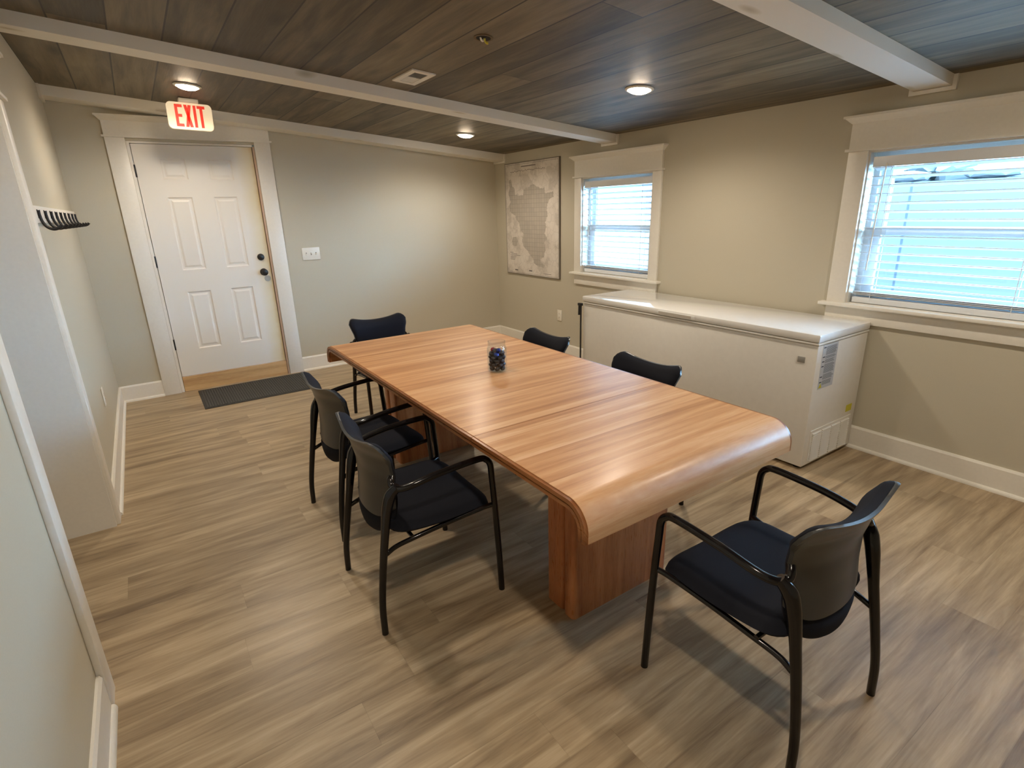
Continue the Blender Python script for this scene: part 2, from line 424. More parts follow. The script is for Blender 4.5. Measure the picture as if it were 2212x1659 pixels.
# ceiling beams
M_beam, _n, _l, _p = new_mat('painted_knotty_beam')
_tc = _n.new('ShaderNodeTexCoord'); _mp = _n.new('ShaderNodeMapping'); _mp.inputs['Scale'].default_value = (2.2, 6.0, 6.0); _l.new(_tc.outputs['Object'], _mp.inputs[0])
_vz = _n.new('ShaderNodeTexVoronoi'); _vz.inputs['Scale'].default_value = 1.0; _l.new(_mp.outputs[0], _vz.inputs['Vector'])
_r = ramp(_n, [(0.03, srgb(196, 186, 164)), (0.10, srgb(218, 211, 194)), (0.16, srgb(238, 234, 224))]); _l.new(_vz.outputs['Distance'], _r.inputs[0]); _l.new(_r.outputs[0], _p.inputs['Base Color']); _p.inputs['Roughness'].default_value = 0.42
def beam(name, y0, y1, drop, collar=True):
    r = struct_root(name)
    bm = bmesh.new()
    prism(bm, [(XL, cz(XL)-drop), (XR, cz(XR)-drop), (XR, cz(XR)+0.002), (XL, cz(XL)+0.002)], 'y', y0, y1)
    obj('beam_board', bm, M_beam, r)
    if collar:
        for xx, s in ((XR, -1), (XL, 1)):
            bm = bmesh.new(); x1 = xx+s*0.016
            lo, hi = min(xx, x1), max(xx, x1)
            z = cz(xx)
            e = 0.020
            bx(bm, lo, hi, y0-e, y0-0.0005, z-drop-e, z); bx(bm, lo, hi, y1+0.0005, y1+e, z-drop-e, z) if y1 < D-0.05 else None
            bx(bm, lo, hi, y0-0.0005, min(y1+0.0005, D), z-drop-e, z-drop-0.0005)
            obj('end_collar', bm, M_trim, r)
    return r
beam('trim_1', 5.425, D, 0.07)
beam('trim_2', 3.665, 3.83, 0.062)
beam('trim_3', 1.285, 1.455, 0.052)

# ------------------------------------------------------------------ craftsman headers
def header_profile(z0, z1, e=0.0):
    """(outward, z) profile: flat band, board, crown"""
    return [(0, z0), (0.032, z0), (0.032, z0+0.016), (0.020, z0+0.016), (0.020, z1-0.045), (0.026, z1-0.040), (0.030, z1-0.022), (0.044, z1-0.012), (0.044, z1), (0, z1)]
def header(parent, axis, wall, sign, a, b, z0, z1):
    """board between a and b with band and crown returning past both ends"""
    bm = bmesh.new()
    def B(a0, a1, o, za, zb):
        lo, hi = min(wall, wall+sign*o), max(wall, wall+sign*o)
        if axis == 'x': bx(bm, a0, a1, lo, hi, za, zb)
        else: bx(bm, lo, hi, a0, a1, za, zb)
    B(a, b, 0.020, z0+0.014, z1-0.03)
    B(a-0.016, b+0.016, 0.034, z0, z0+0.014)
    # crown in three steps with sloped faces
    def frust(z_a, z_b, o_a, o_b):
        pts = []
        for z, o in ((z_a, o_a), (z_b, o_b)):
            x0, x1 = a-(o-0.02), b+(o-0.02)
            w = wall+sign*o
            for p in ((x0, wall), (x1, wall), (x1, w), (x0, w)):
                pts.append(bm.verts.new((p[0], p[1], z) if axis == 'x' else (p[1], p[0], z)))
        for f in ((3,2,1,0), (4,5,6,7), (0,1,5,4), (1,2,6,5), (2,3,7,6), (3,0,4,7)):
            bm.faces.new([pts[i] for i in f])
    frust(z1-0.042, z1-0.034, 0.022, 0.030)
    frust(z1-0.034, z1-0.012, 0.030, 0.052)
    frust(z1-0.012, z1, 0.058, 0.058)
    return obj('header', bm, M_trim, parent)

# ------------------------------------------------------------------ entry door
d = struct_root('door_1'); FYS = D+0.012
for nm, b in (('casing', (-0.053, 0.080, D-0.02, D, 0, 2.150)), ('casing', (1.036, 1.1675, D-0.02, D, 0, 2.150))):
    boxobj(nm, b, M_trim, d, bev=0.002)
header(d, 'x', D, -1, -0.053, 1.1675, 2.150, 2.312)
bm = bmesh.new(); bx(bm, 0.082, DX0-0.002, D-0.002, D+0.12, 0, DT+0.018); bx(bm, DX0-0.002, DX1+0.002, D-0.002, D+0.12, DT+0.003, DT+0.018)
obj('jamb', bm, M_trim, d)
M_rawjamb = simple('bare_pinkish_jamb', srgb(206, 180, 158), 0.6)
boxobj('jamb', (DX1+0.003, 1.034, D-0.002, D+0.12, 0, DT+0.003), M_rawjamb, d)['label'] = 'unpainted pinkish door jamb edge'
boxobj('door_stop', (DX0-0.002, DX0+0.012, FYS+0.041, FYS+0.06, 0, DT+0.003), M_trim, d)
boxobj('door_stop', (DX1-0.012, DX1+0.003, FYS+0.041, FYS+0.06, 0, DT+0.003), M_trim, d)
boxobj('door_stop', (DX0+0.012, DX1-0.012, FYS+0.041, FYS+0.06, DT-0.012, DT+0.003), M_trim, d)
boxobj('threshold_board', (DX0+0.001, DX1-0.001, D+0.002, D+0.10, 0.001, 0.137), M_pine, d)
bm = bmesh.new()
FY = D+0.012
cols_x = [DX0+0.003, 0.290, 0.476, 0.640, 0.830, DX1-0.003]
rows_z = [0.142, 0.380, 0.897, 1.088, 1.696, 1.838, 2.000, DT]
xs, zs = cols_x, rows_z
for i in range(5):
    for j in range(7):
        if i in (1, 3) and j in (1, 3, 5):
            # panel: cove in, flat, raised field
            steps = [(0.0, 0.0), (0.010, 0.009), (0.022, 0.009), (0.038, 0.003)]
            rings = []
            for ins, dep in steps:
                a, b_, c, e = xs[i]+ins, xs[i+1]-ins, zs[j]+ins, zs[j+1]-ins
                rings.append([bm.verts.new(p) for p in ((a, FY+dep, c), (b_, FY+dep, c), (b_, FY+dep, e), (a, FY+dep, e))])
            for A_, B_ in zip(rings, rings[1:]):
                for k in range(4): bm.faces.new((A_[k], A_[(k+1) % 4], B_[(k+1) % 4], B_[k]))
            bm.faces.new(rings[-1])
        else:
            bm.faces.new([bm.verts.new(p) for p in ((xs[i], FY, zs[j]), (xs[i+1], FY, zs[j]), (xs[i+1], FY, zs[j+1]), (xs[i], FY, zs[j+1]))])
bmesh.ops.remove_doubles(bm, verts=bm.verts, dist=0.0001)
x0, x1, z0, z1 = xs[0], xs[-1], zs[0], zs[-1]
v = [bm.verts.new(p) for p in ((x0, FY+0.0401, z0), (x1, FY+0.0401, z0), (x1, FY+0.0401, z1), (x0, FY+0.0401, z1))]
bm.faces.new(v)
c4 = [bm.verts.new(p) for p in ((x0, FY, z0), (x1, FY, z0), (x1, FY, z1), (x0, FY, z1))]
for k in range(4): bm.faces.new((c4[k], c4[(k+1) % 4], v[(k+1) % 4], v[k]))
slab = obj('door_slab', bm, M_door, d)
slab['label'] = 'white six-panel steel door leaf with yellowed latch edge'
for z in (1.158, 1.020):
    bm = bmesh.new()
    if z > 1.1: lathe(bm, [(0.031, 0), (0.031, -0.006), (0.026, -0.016), (0.010, -0.020), (0.004, -0.021)], 28, (0.942, FY-0.0005, z), 'y')
    else: lathe(bm, [(0.033, 0), (0.032, -0.006), (0.014, -0.012), (0.012, -0.035), (0.026, -0.045), (0.030, -0.056), (0.026, -0.066), (0.010, -0.070)], 28, (0.947, FY-0.0005, z), 'y')
    obj('deadbolt' if z > 1.1 else 'door_knob', bm, M_blackmatte, d, smooth=True)
for z in (1.902, 1.173, 0.444):
    bm = bmesh.new(); lathe(bm, [(0.0065, -0.048), (0.0065, 0.048)], 12, (DX0-0.001, D+0.001, z)); bx(bm, DX0-0.004, DX0+0.004, D+0.001, D+0.011, z-0.045, z+0.045)
    obj('hinge', bm, M_blackmatte, d)
bm = bmesh.new(); lathe(bm, [(0.028, 0), (0.028, -0.0015), (0.012, -0.0018)], 24, (0.972, FY-0.0005, 0.958), 'y')
wp = obj('wall_protector_mark', bm, simple('grey_smudge', srgb(186, 182, 170), 0.6), d, smooth=True)
wp.name = 'cover_disc'; wp['label'] = 'pale grey round cover patch below the knob'

# ------------------------------------------------------------------ cased opening in the left wall
d = struct_root('door_2')
bm = bmesh.new()
for b in ((XL-WTH-0.01, XL+0.003, OY0-0.001, OY0+0.016, 0, OT), (XL-WTH-0.01, XL+0.003, OY1-0.016, OY1+0.001, 0, OT), (XL-WTH-0.01, XL+0.003, OY0, OY1, OT-0.016, OT+0.001)): bx(bm, *b)
obj('jamb', bm, M_trim, d)
boxobj('casing', (XL, XL+0.02, OY0-0.105, OY0-0.006, 0, OT+0.0), M_trim, d, bev=0.003)
boxobj('casing', (XL, XL+0.02, OY1+0.002, OY1+0.10, 0, OT+0.0), M_trim, d, bev=0.003)
header(d, 'y', XL, 1, OY0-0.105, OY1+0.10, OT, OT+0.185)

# ------------------------------------------------------------------ windows
def window(name, y0, y1, casing):
    w = struct_root(name)
    # lined opening
    bm = bmesh.new()
    X0, X1 = XR-0.001, XR+0.139
    bx(bm, X0, X1, y0, y0+0.012, WB, WT); bx(bm, X0, X1, y1-0.012, y1, WB, WT); bx(bm, X0, X1, y0+0.012, y1-0.012, WT-0.012, WT); bx(bm, X0, X1, y0+0.012, y1-0.012, WB, WB+0.010)
    obj('jamb_lining', bm, M_trim, w)
    ya, yb, za, zb = y0+0.012, y1-0.012, WB+0.010, WT-0.012
    mid = (za+zb)/2-0.005
    fx0, fx1 = XR+0.075, XR+0.135
    bm = bmesh.new(); t = 0.03
    bx(bm, fx0, fx1, ya, ya+t, za, zb); bx(bm, fx0, fx1, yb-t, yb, za, zb); bx(bm, fx0, fx1, ya+t, yb-t, zb-t, zb); bx(bm, fx0, fx1, ya+t, yb-t, za, za+t)
    obj('window_frame', bm, M_vinyl, w)
    def sash(x0, x1, z0, z1, bot, top):
        bm = bmesh.new(); s = 0.056
        a, b = ya+t, yb-t
        bx(bm, x0, x1, a, a+s, z0, z1); bx(bm, x0, x1, b-s, b, z0, z1); bx(bm, x0, x1, a+s, b-s, z1-top, z1); bx(bm, x0, x1, a+s, b-s, z0, z0+bot)
        o = obj('sash', bm, M_vinyl, w)
        boxobj('window_glass', ((x0+x1)/2-0.002, (x0+x1)/2+0.002, a+s, b-s, z0+bot, z1-top), M_glass, o)
    sash(fx0+0.032, fx0+0.056, mid-0.022, zb-t, 0.046, 0.035)
    sash(fx0+0.004, fx0+0.030, za+t, mid+0.022, 0.050, 0.046)
    # casings, stool, apron, header
    c = casing
    boxobj('casing', (XR-0.02, XR, y0-c, y0+0.004, WB+0.005, WT), M_trim, w, bev=0.002)
    boxobj('casing', (XR-0.02, XR, y1-0.004, y1+c, WB+0.005, WT), M_trim, w, bev=0.002)
    boxobj('window_sill', (XR-0.055, XR+0.076, y0-c-0.035, y1+c+0.035, WB-0.014, WB+0.006), M_trim, w, bev=0.003)
    boxobj('apron', (XR-0.018, XR, y0-c, y1+c, WB-0.110, WB-0.014), M_trim, w, bev=0.002)
    header(w, 'y', XR, -1, y0-c, y1+c, WT, 1.972)
    return w
window('window_1', SW[0], SW[1], 0.092)
window('window_2', BW[0], BW[1], 0.104)

def blind(y0, y1, label, wand_y, wand_bot):
    b = thing('window_blind', label, 'window blind', (XR+0.035, (y0+y1)/2, WB+0.01), 0, 'white slatted blinds in the windows')
    hw = (y1-y0)/2-0.018; X = 0.0
    hz = WT-0.012-(WB+0.01)
    boxobj('valance', (X-0.030, X-0.022, -hw-0.002, hw+0.002, hz-0.080, hz-0.024), M_blind, b, bev=0.002)
    boxobj('headrail', (X-0.020, X+0.024, -hw, hw, hz-0.065, hz-0.026), M_blind, b)
    bm = bmesh.new(); z = hz-0.090; tz = 0.047; zs = []
    while z > 0.085:
        zs.append(z); z -= tz
    for k in range(3): zs.append(0.046+0.008*k)
    for z in zs:
        prof = []
        n = 6
        for i in range(n+1):
            u = -1+2*i/n; prof.append((X+u*0.025, z+0.004*(1-u*u)+0.0016-u*0.0062))
        for i in range(n, -1, -1):
            u = -1+2*i/n; prof.append((X+u*0.025, z+0.004*(1-u*u)-0.0016-u*0.0062))
        prism(bm, [(p[0], p[1]) for p in prof], 'y', -hw+random.uniform(0, 0.003), hw-random.uniform(0, 0.003))
    obj('slats', bm, M_blind, b, smooth=True)
    boxobj('bottom_rail', (X-0.026, X+0.026, -hw, hw, 0.003, 0.036), M_blind, b, bev=0.003)
    nc = 2 if hw < 0.5 else 4
    for k in range(nc):
        yy = -hw+0.10+(2*hw-0.20)*k/(nc-1)
        bm = bmesh.new()
        for xx in (-0.027, 0.027): bx(bm, xx-0.0008, xx+0.0008, yy-0.0015, yy+0.0015, 0.02, hz-0.05)
        obj('ladder_cord', bm, M_blind, b)
    bm = bmesh.new(); wy = wand_y-(y0+y1)/2
    tube(bm, [(X-0.032, wy, hz-0.06), (X-0.040, wy+0.004, hz*0.6), (X-0.045, wy+0.010, wand_bot)], 0.0035, 8)
    obj('tilt_wand', bm, M_plastic, b, smooth=True)
    return b
blind(SW[0]+0.012, SW[1]-0.012, 'white slatted blind in the smaller far window above the freezer', 4.00, 0.28)
blind(BW[0]+0.012, BW[1]-0.012, 'white slatted blind in the large window at the right edge, wand at its left', 1.53, 0.20)

# ------------------------------------------------------------------ outside
tag(boxobj('ground_outside', (XR+0.14, 30, -12, 30, -0.9, 0.30), M_ground), 'pale ground outside beneath the windows', 'ground', kind='structure')
# concrete retaining wall beyond the large window
m, n, l, p = new_mat('panelled_concrete')
tc = n.new('ShaderNodeTexCoord'); br = n.new('ShaderNodeTexBrick')
sp_ = n.new('ShaderNodeSeparateXYZ'); cb_ = n.new('ShaderNodeCombineXYZ'); l.new(tc.outputs['Object'], sp_.inputs[0]); l.new(sp_.outputs[1], cb_.inputs[0]); l.new(sp_.outputs[2], cb_.inputs[1]); l.new(cb_.outputs[0], br.inputs['Vector'])
br.offset = 0; br.inputs['Brick Width'].default_value = 1.2; br.inputs['Row Height'].default_value = 3.0; br.inputs['Mortar Size'].default_value = 0.012; br.inputs['Scale'].default_value = 1
br.inputs['Color1'].default_value = srgb(67, 70, 73); br.inputs['Color2'].default_value = srgb(62, 66, 70); br.inputs['Mortar'].default_value = srgb(40, 46, 52)
l.new(br.outputs[0], p.inputs['Base Color']); p.inputs['Roughness'].default_value = 0.85
tag(boxobj('retaining_wall', (6.2, 6.5, 1.3, 5.3, 0.30, 1.66), m), 'pale panelled retaining wall seen through the large window', 'wall')
bm = bmesh.new()
for k in range(21):
    c = Vector((6.72+random.uniform(0, 0.4), 1.45+k*0.18+random.uniform(-.05, .05), 1.60+random.uniform(0, 0.16)))
    r = random.uniform(0.13, 0.20)
    bmesh.ops.create_icosphere(bm, subdivisions=2, radius=r, matrix=Matrix.Translation(c) @ Matrix.Diagonal((1, 1.3, 0.7, 1)))
for vv in bm.verts: vv.co += Vector((random.uniform(-.03, .03), random.uniform(-.03, .03), random.uniform(-.03, .03)))
tag(obj('low_hedge', bm, M_leaf), 'dark low planting along the top of the retaining wall', 'hedge', kind='stuff')
for i, (yy, r, lab) in enumerate(((2.50, 0.10, 'pale boulder left of the other on the retaining wall top'), (1.85, 0.12, 'pale boulder further right on the retaining wall top'))):
    bm = bmesh.new(); bmesh.ops.create_icosphere(bm, subdivisions=2, radius=r)
    for vv in bm.verts: vv.co = Vector((vv.co.x, vv.co.y*1.9, vv.co.z*0.6))*random.uniform(0.9, 1.1)
    o = obj('boulder', bm, M_rock); o.location = (6.33, yy, 1.66+r*0.5); tag(o, lab, 'rock', 'boulders on the retaining wall')

# ------------------------------------------------------------------ recessed lights
def recessed():
    t = thing('recessed_light', '', 'ceiling light', (0, 0, 0), 0, 'recessed ceiling lights')
    bm = bmesh.new()
    lathe(bm, [(0.086, 0.0), (0.087, -0.004), (0.080, -0.009), (0.070, -0.010), (0.066, -0.006), (0.066, -0.001)], 40)
    obj('trim_ring', bm, M_plastic, t, smooth=True)
    bm = bmesh.new()
    lathe(bm, [(0.0655, -0.004)] + [(0.0655*math.cos(a), -0.006-0.022*math.sin(a)) for a in [k*PI/2/7 for k in range(0, 7)]] + [(0.004, -0.028)], 40)
    obj('lens', bm, M_lens, t, smooth=True)
    return t
LP = [((0.492, 4.64), 'lit recessed ceiling light above the exit sign by the white door'),
      ((2.69, 4.72), 'lit recessed ceiling light nearest the far corner with the map'),
      ((2.674, 2.567), 'lit recessed ceiling light above the chest freezer, between the two windows'),
      ((0.50, 2.50), 'lit recessed ceiling light over the near left of the room'),
      ((2.674, 0.45), 'lit recessed ceiling light over the near right chair end of the room'),
      ((0.50, 0.40), 'lit recessed ceiling light above the camera side of the room')]
first = recessed()
for i, ((x, y), lab) in enumerate(LP):
    o = first if i == 0 else dup(first, lab)
    o['label'] = lab
    o.location = (x, y, cz(x)-0.0005); o.rotation_euler = (0, TILT, 0)
    ld = bpy.data.lights.new('lamp_bulb', 'SPOT'); ld.energy = LAMP_W; ld.color = (1.0, 0.89, 0.74)
    ld.shadow_soft_size = 0.055; ld.spot_size = math.radians(165); ld.spot_blend = 0.6
    lo = bpy.data.objects.new('lamp_bulb', ld); COL.objects.link(lo); lo.parent = o; lo.location = (0, 0, -0.036)

# ------------------------------------------------------------------ exit sign
ex, ey = 0.528, 5.12
t = thing('exit_sign', 'lit white exit sign with red letters hanging from the ceiling by the door', 'exit sign', (ex, ey, cz(ex)))
boxobj('canopy', (-0.066, 0.066, -0.04, 0.04, -0.030, -0.001), M_plastic, t, bev=0.006)
bm = bmesh.new()
pts = []
w2, hh, rr = 0.150, 0.185, 0.030
zc0, zc1 = -0.030-hh, -0.030
for cx_, cz_, a0 in ((w2-rr, zc1-rr, 0), (-w2+rr, zc1-rr, PI/2), (-w2+rr, zc0+rr, PI), (w2-rr, zc0+rr, 1.5*PI)):
    for k in range(7):
        a = a0+k*PI/12; pts.append((cx_+rr*math.cos(a), cz_+rr*math.sin(a)))
prism(bm, pts, 'y', -0.017, 0.017)
face = obj('sign_body', bm, M_exit, t)
def letter(name, polys):
    bm = bmesh.new()
    for P in polys: prism(bm, P, 'y', -0.0195, -0.0165)
    return obj(name, bm, M_exitred, t)
zt, zb_ = -0.045, -0.197
th = 0.019
def R_(a, b, c, e): return [(a, c), (b, c), (b, e), (a, e)]
lx = -0.098
letter('letter_e', [R_(lx, lx+th, zb_, zt), R_(lx+th, lx+0.050, zt-0.020, zt), R_(lx+th, lx+0.044, (zt+zb_)/2-0.010, (zt+zb_)/2+0.010), R_(lx+th, lx+0.050, zb_, zb_+0.020)])
lx = -0.038
letter('letter_x', [[(lx, zt), (lx+0.021, zt), (lx+0.050, zb_), (lx+0.029, zb_)], [(lx+0.029, zt), (lx+0.050, zt), (lx+0.021, zb_), (lx, zb_)]])
lx = 0.023
letter('letter_i', [R_(lx, lx+th, zb_, zt)])
lx = 0.050
letter('letter_t', [R_(lx, lx+0.052, zt-0.020, zt), R_(lx+0.0165, lx+0.0355, zb_, zt-0.020)])
t.rotation_euler = (0, 0.035, 0)

# ------------------------------------------------------------------ ceiling register and open junction hole
vx, vy = 1.556, 3.318
t = thing('ceiling_vent', 'white ceiling air register with a grey louvre section', 'air vent', (vx, vy, cz(vx)-0.0005))
t.rotation_euler = (0, TILT, 0)
bm = bmesh.new()
bx(bm, -0.074, 0.074, -0.150, -0.112, -0.008, 0); bx(bm, -0.074, 0.074, 0.112, 0.150, -0.008, 0)
bx(bm, -0.074, -0.042, -0.112, 0.112, -0.008, 0); bx(bm, 0.042, 0.074, -0.112, 0.112, -0.008, 0)
obj('frame', bm, M_plastic, t)
bm = bmesh.new()
for k in range(8):
    yy = 0.0+k*0.0135+0.003; bx(bm, -0.042, 0.042, yy, yy+0.009, -0.006, -0.001)
obj('louvre', bm, M_plastic, t)
bm = bmesh.new()
for k in range(8):
    yy = -0.110+k*0.0135+0.003; bx(bm, -0.042, 0.042, yy, yy+0.005, -0.0055, -0.001)
lv = obj('louvre', bm, M_grey, t); lv['label'] = 'grey open louvre half'
boxobj('backing', (-0.042, 0.042, -0.112, 0.112, -0.0012, -0.0002), M_grey, t)
hx, hy = 1.534, 2.476
t = thing('open_junction_box', 'round hole in the ceiling boards with yellow and white wires showing', 'junction box', (hx, hy, cz(hx)-0.0005))
t.rotation_euler = (0, TILT, 0)
bm = bmesh.new(); lathe(bm, [(0.046, 0), (0.046, -0.002), (0.036, -0.0026), (0.034, -0.001)], 32); obj('sawn_rim', bm, simple('sawn_wood', srgb(112, 94, 68), 0.8), t, smooth=True)
bm = bmesh.new(); lathe(bm, [(0.034, -0.0005), (0.034, -0.0028), (0.001, -0.003)], 32); obj('recess', bm, M_dark, t)
M_wy = simple('yellow_wire_nut', srgb(214, 200, 70), 0.5)
for P, m_ in (([(-0.02, -0.005, -0.003), (-0.012, 0.0, -0.010), (-0.002, 0.004, -0.012), (0.004, 0.0, -0.005)], M_plastic), ([(0.001, -0.010, -0.004), (0.006, -0.006, -0.014), (0.012, -0.012, -0.022), (0.017, -0.016, -0.022)], M_wy)):
    bm = bmesh.new(); tube(bm, P, [0.004, 0.005, 0.006], 8); obj('wire', bm, m_, t, smooth=True)

# ------------------------------------------------------------------ wall plates
def rocker_plate(name, label, cat, n, w, h, loc, rotz, kind):
    """plate in local xz, facing -y"""
    t = thing(name, label, cat, loc, rotz)
    boxobj('cover_plate', (-w/2, w/2, -0.006, 0, -h/2, h/2), M_plastic, t, bev=0.0025)
    for k in range(n):
        cx_ = (k-(n-1)/2)*0.046
        if kind == 'toggle':
            bm = bmesh.new(); bx(bm, cx_-0.005, cx_+0.005, -0.0068, -0.0055, -0.012, 0.012); obj('toggle_slot', bm, M_grey, t)
            s = 1 if k % 2 else -1
            bm = bmesh.new(); prism(bm, [(-0.006, -0.006), (-0.006, 0.006), (-0.017, s*0.010+0.003), (-0.017, s*0.010-0.003)], 'x', cx_-0.004, cx_+0.004); obj('toggle', bm, M_plastic, t)
        else:
            for zz in (-0.019, 0.019):
                bm = bmesh.new(); lathe(bm, [(0.015, -0.006), (0.015, -0.0075), (0.013, -0.008)], 20, (0, 0, zz), 'y'); o = obj('socket', bm, M_plastic, t, smooth=True)
                bm = bmesh.new()
                for dx in (-0.006, 0.006): bx(bm, dx-0.001, dx+0.001, -0.0084, -0.0078, zz-0.001, zz+0.006)
                bx(bm, -0.002, 0.002, -0.0084, -0.0078, zz-0.009, zz-0.005)
                obj('socket_slots', bm, M_dark, o)
    return t
rocker_plate('light_switch', 'white three-toggle light switch plate beside the white door', 'light switch', 3, 0.170, 0.118, (1.401, D-0.0005, 1.159), 0, 'toggle')
rocker_plate('wall_outlet', 'white wall outlet low on the wall under the map', 'outlet', 1, 0.072, 0.116, (XR-0.0005, 4.448, 0.434), -PI/2, 'outlet')
rocker_plate('wall_outlet', 'white wall outlet low on the left wall, seen edge-on near the coat hooks', 'outlet', 1, 0.072, 0.122, (XL+0.0005, 4.245, 0.437), PI/2, 'outlet')

# ------------------------------------------------------------------ coat hook rail
t = thing('coat_hook_rail', 'white coat rail with a row of nine black hooks on the left wall', 'coat rack', (XL, 0, 0))
boxobj('rail_board', (0.0005, 0.019, 3.345, 5.56, 1.520, 1.597), M_trim, t, bev=0.002)
HK = [3.42, 3.67, 3.92, 4.16, 4.41, 4.66, 4.93, 5.20, 5.47]
hook = None
for yy in HK:
    if hook is None:
        bm = bmesh.new()
        bx(bm, 0.019, 0.022, -0.010, 0.010, 1.540, 1.580)
        tube(bm, [(0.022, 0, 1.576), (0.025, 0, 1.558), (0.028, 0, 1.528), (0.040, 0, 1.502), (0.062, 0, 1.490), (0.085, 0, 1.496), (0.098, 0, 1.510)], [0.010, 0.006, 0.0065, 0.007, 0.007, 0.0075, 0.009], 10)
        hook = obj('hook', bm, M_blackmatte, t, smooth=True)
    else:
        h2 = hook.copy(); COL.objects.link(h2); hook_o = h2; h2.parent = t; h2.location = (0, yy, 0)
hook.location = (0, HK[0], 0)

# ------------------------------------------------------------------ wall map
t = thing('wall_map', 'pale grey city map poster on the window wall in the far corner', 'map', (XR, 0, 0))
my0, my1, mz0, mz1 = 4.4347, 5.4068, 0.8125, 1.9978
boxobj('backing_board', (-0.016, -0.0005, my0, my1, mz0, mz1), simple('map_edge', srgb(122, 116, 106), 0.6), t)
def map_paper():
    m, n, l, p = new_mat('map_paper')
    tc = n.new('ShaderNodeTexCoord'); sp = n.new('ShaderNodeSeparateXYZ'); l.new(tc.outputs['Object'], sp.inputs[0])
    nz = n.new('ShaderNodeTexNoise'); nz.inputs['Scale'].default_value = 4.5; nz.inputs['Detail'].default_value = 8; nz.inputs['Roughness'].default_value = 0.65; l.new(tc.outputs['Object'], nz.inputs['Vector'])
    vz = n.new('ShaderNodeTexVoronoi'); vz.feature = 'DISTANCE_TO_EDGE'; vz.inputs['Scale'].default_value = 14; l.new(tc.outputs['Object'], vz.inputs['Vector'])
    ln = math_node(n, l, 'LESS_THAN', vz.outputs['Distance'], 0.035)
    r = ramp(n, [(0.35, srgb(222, 215, 206)), (0.50, srgb(214, 206, 196)), (0.56, srgb(196, 188, 178)), (0.70, srgb(206, 198, 188))]); l.new(nz.outputs[0], r.inputs[0])
    mx = n.new('ShaderNodeMixRGB'); l.new(math_node(n, l, 'MULTIPLY', ln, 0.18), mx.inputs[0]); l.new(r.outputs[0], mx.inputs[1]); mx.inputs[2].default_value = srgb(140, 132, 126)
    l.new(mx.outputs[0], p.inputs['Base Color']); p.inputs['Roughness'].default_value = 0.5
    return m
def map_city():
    m, n, l, p = new_mat('map_city_fill')
    tc = n.new('ShaderNodeTexCoord'); mp = n.new('ShaderNodeCombineXYZ'); sp_ = n.new('ShaderNodeSeparateXYZ'); l.new(tc.outputs['Object'], sp_.inputs[0]); l.new(sp_.outputs[1], mp.inputs[0]); l.new(sp_.outputs[2], mp.inputs[1])
    br = n.new('ShaderNodeTexBrick'); br.offset = 0; br.inputs['Scale'].default_value = 1; br.inputs['Brick Width'].default_value = 0.045; br.inputs['Row Height'].default_value = 0.045; br.inputs['Mortar Size'].default_value = 0.0016
    br.inputs['Color1'].default_value = srgb(176, 168, 158); br.inputs['Color2'].default_value = srgb(184, 176, 164); br.inputs['Mortar'].default_value = srgb(150, 143, 134)
    l.new(mp.outputs[0], br.inputs['Vector']); l.new(br.outputs[0], p.inputs['Base Color']); p.inputs['Roughness'].default_value = 0.5
    return m
M_city = map_city()
boxobj('map_sheet', (-0.0175, -0.016, my0+0.008, my1-0.008, mz0+0.008, mz1-0.008), map_paper(), t)
# outline traced in sheet fractions: u from the left edge (far corner) to the right, v from the top
def mp(u, v): return (my1-u*(my1-my0), mz1-v*(mz1-mz0))
city = [(0.08,0.15),(0.12,0.14),(0.15,0.20),(0.19,0.22),(0.20,0.27),(0.27,0.29),(0.36,0.28),(0.37,0.23),(0.47,0.22),(0.52,0.20),(0.60,0.21),(0.68,0.24),(0.75,0.23),(0.76,0.28),(0.86,0.275),(0.90,0.27),(0.91,0.31),(0.84,0.33),(0.80,0.37),(0.79,0.42),(0.80,0.47),(0.76,0.52),(0.78,0.56),(0.75,0.61),(0.79,0.66),(0.74,0.70),(0.76,0.76),(0.73,0.82),(0.66,0.84),(0.70,0.88),(0.76,0.895),(0.73,0.915),(0.62,0.905),(0.55,0.885),(0.53,0.84),(0.46,0.80),(0.42,0.77),(0.34,0.73),(0.33,0.67),(0.36,0.62),(0.29,0.60),(0.28,0.53),(0.22,0.50),(0.19,0.46),(0.10,0.43),(0.08,0.38),(0.11,0.33),(0.07,0.27),(0.10,0.21)]
def poly_flat(name, P, jit, x0, x1, m_):
    random.seed(3)
    Q = []
    for i in range(len(P)):
        a, b = P[i], P[(i+1) % len(P)]
        for k in range(4):
            f = k/4; Q.append((a[0]+(b[0]-a[0])*f+random.uniform(-jit, jit), a[1]+(b[1]-a[1])*f+random.uniform(-jit, jit)*0.8))
    bm = bmesh.new()
    from mathutils.geometry import delaunay_2d_cdt
    pts2 = [Vector(mp(*q)) for q in Q]
    V2, _e, F2, *_r = delaunay_2d_cdt(pts2, [], [list(range(len(pts2)))], 1, 1e-5)
    vs = [bm.verts.new((x0, q[0], q[1])) for q in V2]
    for f_ in F2:
        bm.faces.new([vs[i_] for i_ in f_])
    return obj(name, bm, m_, t)
poly_flat('city_area', city, 0.007, -0.0178, 0, M_city)
poly_flat('city_area', [(0.14,0.66),(0.20,0.655),(0.24,0.69),(0.21,0.74),(0.13,0.73),(0.11,0.70)], 0.005, -0.0178, 0, M_city)
bm = bmesh.new()
def bar(u0, u1, v, th_):
    a = mp(u0, v-th_/2); b = mp(u1, v+th_/2); bx(bm, -0.0180, -0.0176, b[0], a[0], b[1], a[1])
bar(0.33, 0.60, 0.022+0.018, 0.008)
x_ = 0.12
for k in range(26):
    w_ = random.uniform(0.008, 0.02); bar(x_, x_+w_, 0.075+random.uniform(-.004, .004), 0.006); x_ += w_+0.010
